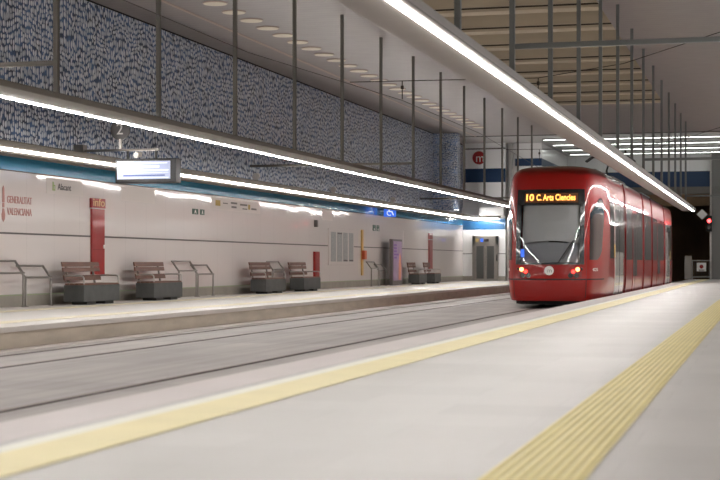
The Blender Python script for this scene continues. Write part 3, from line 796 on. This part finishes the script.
def interp(tab, x):
    """smooth (Catmull) interpolation in a table of (x, a, b...)"""
    if x <= tab[0][0]: return tab[0][1:]
    if x >= tab[-1][0]: return tab[-1][1:]
    for i in range(len(tab) - 1):
        if tab[i][0] <= x <= tab[i + 1][0]:
            x0, x1 = tab[i][0], tab[i + 1][0]; h = x1 - x0; u = (x - x0) / h
            out = []
            for c in range(1, len(tab[0])):
                y0, y1 = tab[i][c], tab[i + 1][c]
                m0 = (y1 - tab[i - 1][c]) / (x1 - tab[i - 1][0]) if i > 0 else (y1 - y0) / h
                m1 = (tab[i + 2][c] - y0) / (tab[i + 2][0] - x0) if i + 2 < len(tab) else (y1 - y0) / h
                out.append((2 * u**3 - 3 * u**2 + 1) * y0 + (u**3 - 2 * u**2 + u) * h * m0 + (-2 * u**3 + 3 * u**2) * y1 + (u**3 - u**2) * h * m1)
            return tuple(out)
# height -> nose set-back, half width
PROF = [(-0.10, 0.06, 1.200), (0.0, 0.02, 1.235), (0.15, 0.0, 1.255), (0.42, 0.0, 1.270), (0.50, 0.03, 1.274), (0.8, 0.04, 1.275), (1.2, 0.075, 1.275),
        (1.7, 0.14, 1.275), (2.2, 0.225, 1.270), (2.6, 0.305, 1.255), (2.9, 0.375, 1.235), (3.06, 0.43, 1.21), (3.16, 0.50, 1.165), (3.23, 0.60, 1.10), (3.28, 0.74, 1.0)]
CROWN = [(3.32, 1.0, 0.85), (3.36, 1.4, 0.58), (3.385, 1.75, 0.30), (3.39, 2.0, 0.05)]
PLAN = [(0, 0), (0.3, 0.012), (0.6, 0.05), (0.8, 0.10), (0.93, 0.165), (1.02, 0.28), (1.08, 0.46), (1.15, 0.8), (1.21, 1.15), (1.25, 1.6), (1.275, 2.1), (1.275, 3.0)]
# arc length table of the half plan
def dense(pl):
    out = []
    for i in range(len(pl) - 1):
        p0, p1, p2, p3 = pl[max(i - 1, 0)], pl[i], pl[i + 1], pl[min(i + 2, len(pl) - 1)]
        if i == 0: p0 = (-pl[1][0], pl[1][1])
        for k in range(10):
            u = k / 10
            out.append(tuple(0.5 * (2 * b + (c - a) * u + (2 * a - 5 * b + 4 * c - d) * u * u + (3 * b - a - 3 * c + d) * u**3) for a, b, c, d in zip(p0, p1, p2, p3)))
    out.append(pl[-1]); return out
DP = dense(PLAN)
ARC = [0.0]
for a, b in zip(DP, DP[1:]): ARC.append(ARC[-1] + math.dist(a, b))
LT = ARC[-1]
def plan(l):
    s = -1 if l < 0 else 1; l = min(abs(l), LT)
    for i in range(len(ARC) - 1):
        if l <= ARC[i + 1] + 1e-9:
            u = (l - ARC[i]) / max(1e-9, ARC[i + 1] - ARC[i])
            return s * (DP[i][0] * (1 - u) + DP[i + 1][0] * u), DP[i][1] * (1 - u) + DP[i + 1][1] * u
def nose(l, z, yn=None, hw=None, rear=False):
    if yn is None: yn, hw = interp(PROF, z)
    px, py = plan(l)
    y = py + yn * (1 - py / 3.0)
    if rear: return Vector((XC - px * hw / HW, YB - y, z))
    return Vector((XC + px * hw / HW, YN + y, z))
def nrm(l, z, rear=False):
    e = 0.01
    a = nose(l + e, z, rear=rear) - nose(l - e, z, rear=rear); b = nose(l, z + e, rear=rear) - nose(l, z - e, rear=rear)
    n = a.cross(b).normalized()
    return n
def npatch(fn, nc, nr, off, thick, rear=False):
    """curved slab laid on the nose; fn maps (p, q) in the unit square to (arc, height)"""
    outer, inner = [], []
    for j in range(nr + 1):
        ro, ri = [], []
        for i in range(nc + 1):
            l, z = fn(i / nc, j / nr)
            p = nose(l, z, rear=rear); n = nrm(l, z, rear)
            ro.append(p + n * off); ri.append(p + n * (off - thick))
        outer.append(ro); inner.append(ri)
    return slab(outer, inner)
def slab(outer, inner):
    m = MB(); nr, nc = len(outer), len(outer[0])
    m.grid(outer); m.grid(inner)
    N = nr * nc
    idx = lambda j, i: j * nc + i
    rim = [idx(0, i) for i in range(nc)] + [idx(j, nc - 1) for j in range(1, nr)] + [idx(nr - 1, i) for i in range(nc - 2, -1, -1)] + [idx(j, 0) for j in range(nr - 2, 0, -1)]
    for a, b in zip(rim, rim[1:] + rim[:1]):
        m.f.append((a, b, b + N, a + N)); m.mi.append(0)
    return m
rect = lambda l0, l1, z0, z1: (lambda p, q: (l0 + (l1 - l0) * p, z0 + (z1 - z0) * q))

def cab_shell(rear):
    ls = [i * 0.05 for i in range(0, 22)] + [1.05 + i * 0.1 for i in range(1, 100)]
    ls = [l for l in ls if l < LT - 0.03] + [LT]
    ls = sorted(set([-x for x in ls] + ls))
    zs = [-0.10, -0.05, 0.0, 0.08, 0.15, 0.25, 0.35, 0.42, 0.46, 0.50, 0.6, 0.7, 0.8, 0.86] + [1.0 + 0.1 * i for i in range(14)] + [2.32] + [2.4 + .08 * i for i in range(8)] + [3.0, 3.06, 3.11, 3.16, 3.19, 3.23, 3.26, 3.28]
    rows = [[nose(l, z, rear=rear) for l in ls] for z in zs] + [[nose(l, z, yn, hw, rear) for l in ls] for z, yn, hw in CROWN]
    m = MB(); nc = len(ls)
    m.v = [tuple(p) for r in rows for p in r]
    for j in range(len(rows) - 1):
        for i in range(nc - 1):
            if j < len(zs) - 1:
                zc = (zs[j] + zs[j + 1]) / 2; lc = (ls[i] + ls[i + 1]) / 2
                if abs(lc) < 0.75 and 0.86 < zc < 2.32: continue
            m.f.append((j * nc + i, j * nc + i + 1, (j + 1) * nc + i + 1, (j + 1) * nc + i)); m.mi.append(0)
    j = len(rows) - 1; h = nc // 2
    for i in range(h):
        a, b, c, d = j * nc + i, j * nc + i + 1, j * nc + nc - 2 - i, j * nc + nc - 1 - i
        m.f.append((a, b, c, d) if b != c else (a, b, d)); m.mi.append(0)
    return m
RIGHT, LEFT = 1, -1
def sidex(z, side): return XC + side * interp(PROF, z)[1]
def spatch(y0, y1, z0, z1, side, off=0.008, thick=0.03, nr=8, inset=0.0):
    outer, inner = [], []
    for j in range(nr + 1):
        z = z0 + (z1 - z0) * j / nr
        x = sidex(z, side)
        outer.append([(x + side * off, y0, z), (x + side * off, y1, z)])
        inner.append([(x + side * (off - thick), y0, z), (x + side * (off - thick), y1, z)])
    return slab(outer, inner)
def section():
    zs = [-0.10, -0.05, 0.0, 0.08, 0.15, 0.3, 0.42, 0.6, 0.9, 1.3, 1.7, 2.0, 2.2, 2.4, 2.6, 2.8, 2.9, 3.0, 3.06, 3.11, 3.16, 3.19, 3.23, 3.26, 3.28]
    pr = [(interp(PROF, z)[1], z) for z in zs] + [(hw, z) for z, yn, hw in CROWN]
    return [(XC + w, z) for w, z in pr] + [(XC - w, z) for w, z in reversed(pr)]
SEC = section()
def module_shell(y0, y1):
    return MB().prism(SEC, 'y', y0, y1)

def cab(rear):
    sg = -1 if rear else 1
    yy = lambda d: (YB - d) if rear else (YN + d)
    ya, yb = yy(3.0), yy(6.7)
    sh = cab_shell(rear).build('cab_shell', M['red'], tram, smooth=45)
    MB().prism(SEC, 'y', min(ya, yb), max(ya, yb)).build('body_shell', M['red'], tram, smooth=35)
    P = lambda fn, nc, nr, off, th, name, m, par=None: npatch(fn, nc, nr, off, th, rear).build(name, m, par or tram, smooth=40)
    ws = P(rect(-0.77, 0.77, 0.84, 2.34), 24, 16, 0.004, 0.012, 'windscreen', M['screen_glass'])
    P(rect(-0.87, 0.87, 2.31, 2.71), 24, 5, 0.014, 0.06, 'display_panel', M['black'])
    P(rect(-0.87, -0.75, 0.81, 2.31), 2, 14, 0.014, 0.05, 'windscreen_frame', M['black'])
    P(rect(0.75, 0.87, 0.81, 2.31), 2, 14, 0.014, 0.05, 'windscreen_frame', M['black'])
    P(rect(-0.75, 0.75, 0.81, 0.865), 20, 1, 0.014, 0.05, 'windscreen_frame', M['black'])
    # cab interior seen through the glass
    P(lambda p, q: (-0.74 + 1.48 * p, (1.36 + 0.06 * math.sin(PI * p)) * (1 - q) + 2.33 * q), 20, 8, -0.10, 0.012, 'sun_blind', M['blind'])
    P(lambda p, q: (-0.74 + 1.48 * p, 0.87 * (1 - q) + (1.33 + 0.06 * math.sin(PI * p)) * q), 20, 6, -0.14, 0.012, 'dashboard_cowl', M['cab'])
    i0, i1 = yy(0.55), yy(1.5)
    MB().box(XC - 0.95, XC + 0.95, min(i0, i1), max(i0, i1), 0.5, 1.10).build('dashboard', M['cab'], tram, bevel=0.08)
    i2 = yy(2.2); MB().box(XC - 1.0, XC + 1.0, min(i2, i2 + 0.05), max(i2, i2 + 0.05), 0.1, 3.0).build('cab_bulkhead', M['cab'], tram)
    i3 = yy(1.75); MB().box(XC - 0.25, XC + 0.25, i3 - 0.06, i3 + 0.06, 0.8, 1.7).build('driver_seat', M['rubber'], tram, bevel=0.04)
    # quarter windows, one on each side
    for s in (1, -1):
        def q(p, qq, s=s):
            l0, l1 = 1.03, 2.02 - 0.10 * math.cos(PI * qq)
            zb = 0.93 + 0.42 * max(0, p - 0.45) ** 2 * 2.2
            zt = 2.10 + 0.40 * math.sin(PI * 0.5 * min(1, p * 1.45)) - 0.55 * max(0, p - 0.72) ** 2 * 6
            return s * (l0 + (l1 - l0) * p), zb + (zt - zb) * qq
        P(q, 14, 12, 0.010, 0.02, 'quarter_window', M['quarter'])
        # lamps
        def lamp(l, z, r, m, nm):
            p = nose(l, z, rear=rear); n = nrm(l, z, rear)
            MB().cyl(p - n * 0.02, p + n * 0.016, r, 18).build(nm, m, tram, smooth=50)
        P(lambda p, q, s=s: (s * (0.50 + 0.31 * p), 0.49 + 0.15 * q), 6, 3, 0.006, 0.02, 'lamp_recess', M['red_dark'])
        lamp(s * 0.71, 0.69, 0.052, M['tail_on'] if rear else M['head_on'], 'headlamp')
        lamp(s * 0.60, 0.635, 0.046, M['tail_on'], 'tail_lamp')
        lamp(s * 0.80, 0.70, 0.035, M['lamp_dark'], 'indicator_lamp')
        lamp(s * 0.68, 0.535, 0.062, M['lamp_dark'], 'fog_lamp')
        lamp(s * 0.53, 0.535, 0.062, M['lamp_dark'], 'fog_lamp')
        # dark seams: corner post and cab joint
        P(rect(s * 0.93, s * 0.945, 0.44, 2.95), 1, 20, 0.004, 0.02, 'corner_seam', M['red_dark'])
        P(rect(s * 0.93, s * 0.945, -0.02, 0.42), 1, 5, 0.004, 0.02, 'corner_seam', M['rubber'])
    P(rect(-2.2, 2.2, 0.425, 0.455), 60, 1, 0.005, 0.03, 'bumper_seam', M['rubber'])
    P(rect(-0.9, 0.9, 0.03, 0.40), 24, 5, 0.012, 0.03, 'bumper', M['red'])
    # underrun
    u0, u1 = yy(0.35), yy(3.0)
    MB().prism([(XC - 0.72, u0), (XC + 0.72, u0), (XC + 1.0, yy(1.1)), (XC + 1.0, u1), (XC - 1.0, u1), (XC - 1.0, yy(1.1))], 'z', -0.2, -0.02).build('underframe', M['rubber'], tram)
    # door on each side
    for s in (RIGHT, LEFT):
        d0, d1 = yy(3.75), yy(6.2); a, b = min(d0, d1), max(d0, d1)
        dr = spatch(a, b, 0.0, 2.46, s, 0.012, 0.03, 14).build('door', M['door_reflect'], tram, smooth=40)
        mid = (a + b) / 2
        for (u, v) in ((a + 0.10, mid - 0.06), (mid + 0.06, b - 0.10)):
            spatch(u, v, 1.15, 2.34, s, 0.017, 0.01, 8).build('door_pane', M['glass_reflect'], dr, smooth=40)
        spatch(mid - 0.012, mid + 0.012, 0.02, 2.44, s, 0.018, 0.01, 8).build('door_seal', M['rubber'], dr)
        w0, w1 = sorted((yy(2.5), yy(3.55)))
        spatch(w0, w1, 0.98, 2.46, s, 0.009, 0.03, 8).build('side_window', M['glass_reflect'], tram, smooth=40)
        w0, w1 = sorted((yy(6.3), yy(6.62)))
        spatch(w0, w1, 0.98, 2.46, s, 0.009, 0.03, 8).build('side_window', M['glass_reflect'], tram, smooth=40)
        k0, k1 = sorted((yy(3.58), yy(3.72)))
        spatch(k0, k1, 1.0, 1.35, s, 0.02, 0.03, 2).build('door_button', M['orange'], tram)
    return ws
ws = cab(False)
cab(True)

# destination display on the front
def on_nose(body, size, l, z, off, name, m, par, width=None, mode='CENTER'):
    p = nose(l, z); n = nrm(l, z)
    up = Vector((0, 0, 1)); R = rot_normal(n)
    return text_mb(body, size, p + n * off, R, 0.003, width, mode, bold=0.006).build(name, m, par)
dm = npatch(rect(-0.66, 0.70, 2.37, 2.61), 16, 3, 0.020, 0.01).build('destination_display', M['amber_dim'], tram)
on_nose('10', 0.24, -0.54, 2.49, 0.030, 'route_number', M['amber'], dm, 0.20)
on_nose('C.', 0.22, -0.29, 2.49, 0.028, 'destination_text', M['amber'], dm, 0.13)
on_nose('Arts', 0.22, -0.05, 2.49, 0.028, 'destination_text', M['amber'], dm, 0.27)
on_nose('Ciencies', 0.22, 0.38, 2.49, 0.034, 'destination_text', M['amber'], dm, 0.50)
# logo roundel and fleet number
p = nose(0, 0.66); n = nrm(0, 0.66); R = rot_normal(n)
lg = MB().cyl(p, p + n * 0.02, 0.115, 28).build('logo_roundel', M['white'], tram)
text_mb('m', 0.16, p + n * 0.022 + Vector((0.015, 0, 0)), R, 0.003).build('logo_letter', M['grey_text'], lg)
for s in (1, -1):
    p = nose(s * 1.35, 0.68); n = nrm(s * 1.35, 0.68)
    text_mb('4225', 0.11, p + n * 0.004, rot_normal(n), 0.003, 0.40).build('fleet_number', M['white'], tram)
# blue accessibility sticker low on the windscreen
npatch(rect(-0.735, -0.64, 1.0, 1.2), 2, 2, 0.010, 0.006).build('sticker', M['accblue'], ws)
# wiper
def gp(l, z, off): return nose(l, z) + nrm(l, z) * off
wp = MB().tube([gp(0.22, 0.84, 0.05), gp(0.36, 1.06, 0.05), gp(0.56, 1.36, 0.05), gp(0.62, 1.43, 0.05)], 0.014, 6).build('wiper_arm', M['rubber'], tram)
MB().tube([gp(0.33, 0.94, 0.035), gp(0.50, 1.2, 0.035), gp(0.73, 1.55, 0.035)], 0.011, 6).build('wiper_blade', M['rubber'], wp)

# middle modules with bellows between
mods = [(44.82, 51.46, 'door'), (51.58, 55.36, 'bogie'), (55.48, 62.12, 'door')]
for y0, y1, kind in mods:
    module_shell(y0, y1).build('body_shell', M['red'], tram, smooth=35)
    for s in (RIGHT, LEFT):
        if kind == 'door':
            m0, m1 = y0 + 2.55, y0 + 4.05
            spatch(y0 + 0.28, m0 - 0.12, 0.95, 2.48, s, 0.009, 0.03).build('side_window', M['glass_reflect'], tram, smooth=40)
            spatch(m1 + 0.12, y1 - 0.28, 0.95, 2.48, s, 0.009, 0.03).build('side_window', M['glass_reflect'], tram, smooth=40)
            dr = spatch(m0, m1, 0.0, 2.48, s, 0.012, 0.03, 14).build('door', M['red'], tram, smooth=40)
            mid = (m0 + m1) / 2
            for u, v in ((m0 + 0.08, mid - 0.05), (mid + 0.05, m1 - 0.08)):
                spatch(u, v, 0.45, 2.38, s, 0.017, 0.01, 8).build('door_pane', M['glass_reflect'], dr, smooth=40)
            spatch(mid - 0.012, mid + 0.012, 0.02, 2.46, s, 0.018, 0.01, 8).build('door_seal', M['rubber'], dr)
        else:
            spatch(y0 + 0.3, y1 - 0.3, 0.95, 2.48, s, 0.009, 0.03).build('side_window', M['glass_reflect'], tram, smooth=40)
        for yq in (y0, y1 - 0.06):
            spatch(yq, yq + 0.06, -0.05, 3.15, s, 0.035, 0.06, 16).build('portal_edge', M['red_dark'], tram)
for a, b in ((44.70, 44.82), (51.46, 51.58), (55.36, 55.48), (62.12, YB - 6.7)):
    cx = [(XC + (x - XC) * 0.95, z * 0.97 + 0.05) for x, z in SEC]
    MB().prism(cx, 'y', a - 0.02, b + 0.02).build('bellows', M['rubber'], tram)
MB().box(XC - 1.0, XC + 1.0, 41.2, YB - 3.2, -0.18, -0.05).build('underframe', M['rubber'], tram)
for yb in (41.2, 53.47, YB - 3.2):
    for dy in (-0.85, 0.85):
        for s in (1, -1):
            MB().cyl((XC + s * 0.45, yb + dy, ZT + 0.286), (XC + s * 0.55, yb + dy, ZT + 0.286), 0.28, 28).build('wheel', M['rubber'], tram, smooth=50)
# roof equipment and pantograph
for y0, y1, h in ((46.0, 50.2, 0.28), (57.0, 60.8, 0.28), (41.6, 43.8, 0.2)):
    MB().box(XC - 0.8, XC + 0.8, y0, y1, 3.26, 3.30 + h * 0.6).build('roof_box', M['housing'], tram, bevel=0.05)
pan = MB()
for s in (-0.45, 0.45):
    pan.tube([(XC + s, 52.0, 3.42), (XC + s, 53.9, 3.42)], 0.03, 8)
pan.box(XC - 0.5, XC + 0.5, 52.0, 52.06, 3.34, 3.46).box(XC - 0.5, XC + 0.5, 53.84, 53.9, 3.34, 3.46)
pt = pan.build('pantograph', M['rubber'], tram)
MB().tube([(XC, 53.8, 3.40), (XC, 52.1, 3.95), (XC, 52.05, 3.97)], 0.035, 8).build('lower_arm', M['rubber'], pt)
MB().tube([(XC, 52.05, 3.97), (XC, 53.4, 4.52)], 0.028, 8).build('upper_arm', M['rubber'], pt)
hd = MB()
for dy in (-0.2, 0.2):
    hd.tube([(XC - 0.85, 53.4 + dy, 4.38), (XC - 0.62, 53.4 + dy, 4.54), (XC + 0.62, 53.4 + dy, 4.54), (XC + 0.85, 53.4 + dy, 4.38)], 0.022, 8)
hd.tube([(XC - 0.4, 53.2, 4.53), (XC - 0.4, 53.6, 4.53)], 0.015, 6).tube([(XC + 0.4, 53.2, 4.53), (XC + 0.4, 53.6, 4.53)], 0.015, 6)
hd.build('collector_head', M['rubber'], pt)
# ------------------------------------------------------------------ camera, world, view
cam = bpy.data.cameras.new('camera'); co = bpy.data.objects.new('camera', cam); COL.objects.link(co)
psi = math.atan(408 / 1520)
co.location = (0, 0, 0.85); co.rotation_euler = (PI / 2, 0, psi)
cam.sensor_width = 36; cam.lens = 1520 / 720 * 36
cam.shift_y = (263 - 240) / 720
cam.clip_end = 500
cam.dof.use_dof = True; cam.dof.focus_distance = 38.5; cam.dof.aperture_fstop = 2.8
SC.camera = co

wd = bpy.data.worlds.new('world'); SC.world = wd; wd.use_nodes = True
bg = wd.node_tree.nodes['Background']; bg.inputs[0].default_value = lin(214, 208, 206); bg.inputs[1].default_value = 0.28

SC.view_settings.view_transform = 'Standard'; SC.view_settings.look = 'None'
SC.view_settings.gamma = 1; SC.view_settings.use_curve_mapping = False
SC.view_settings.exposure = 0.0

for o in SC.objects:
    if '_o' in o: del o['_o']
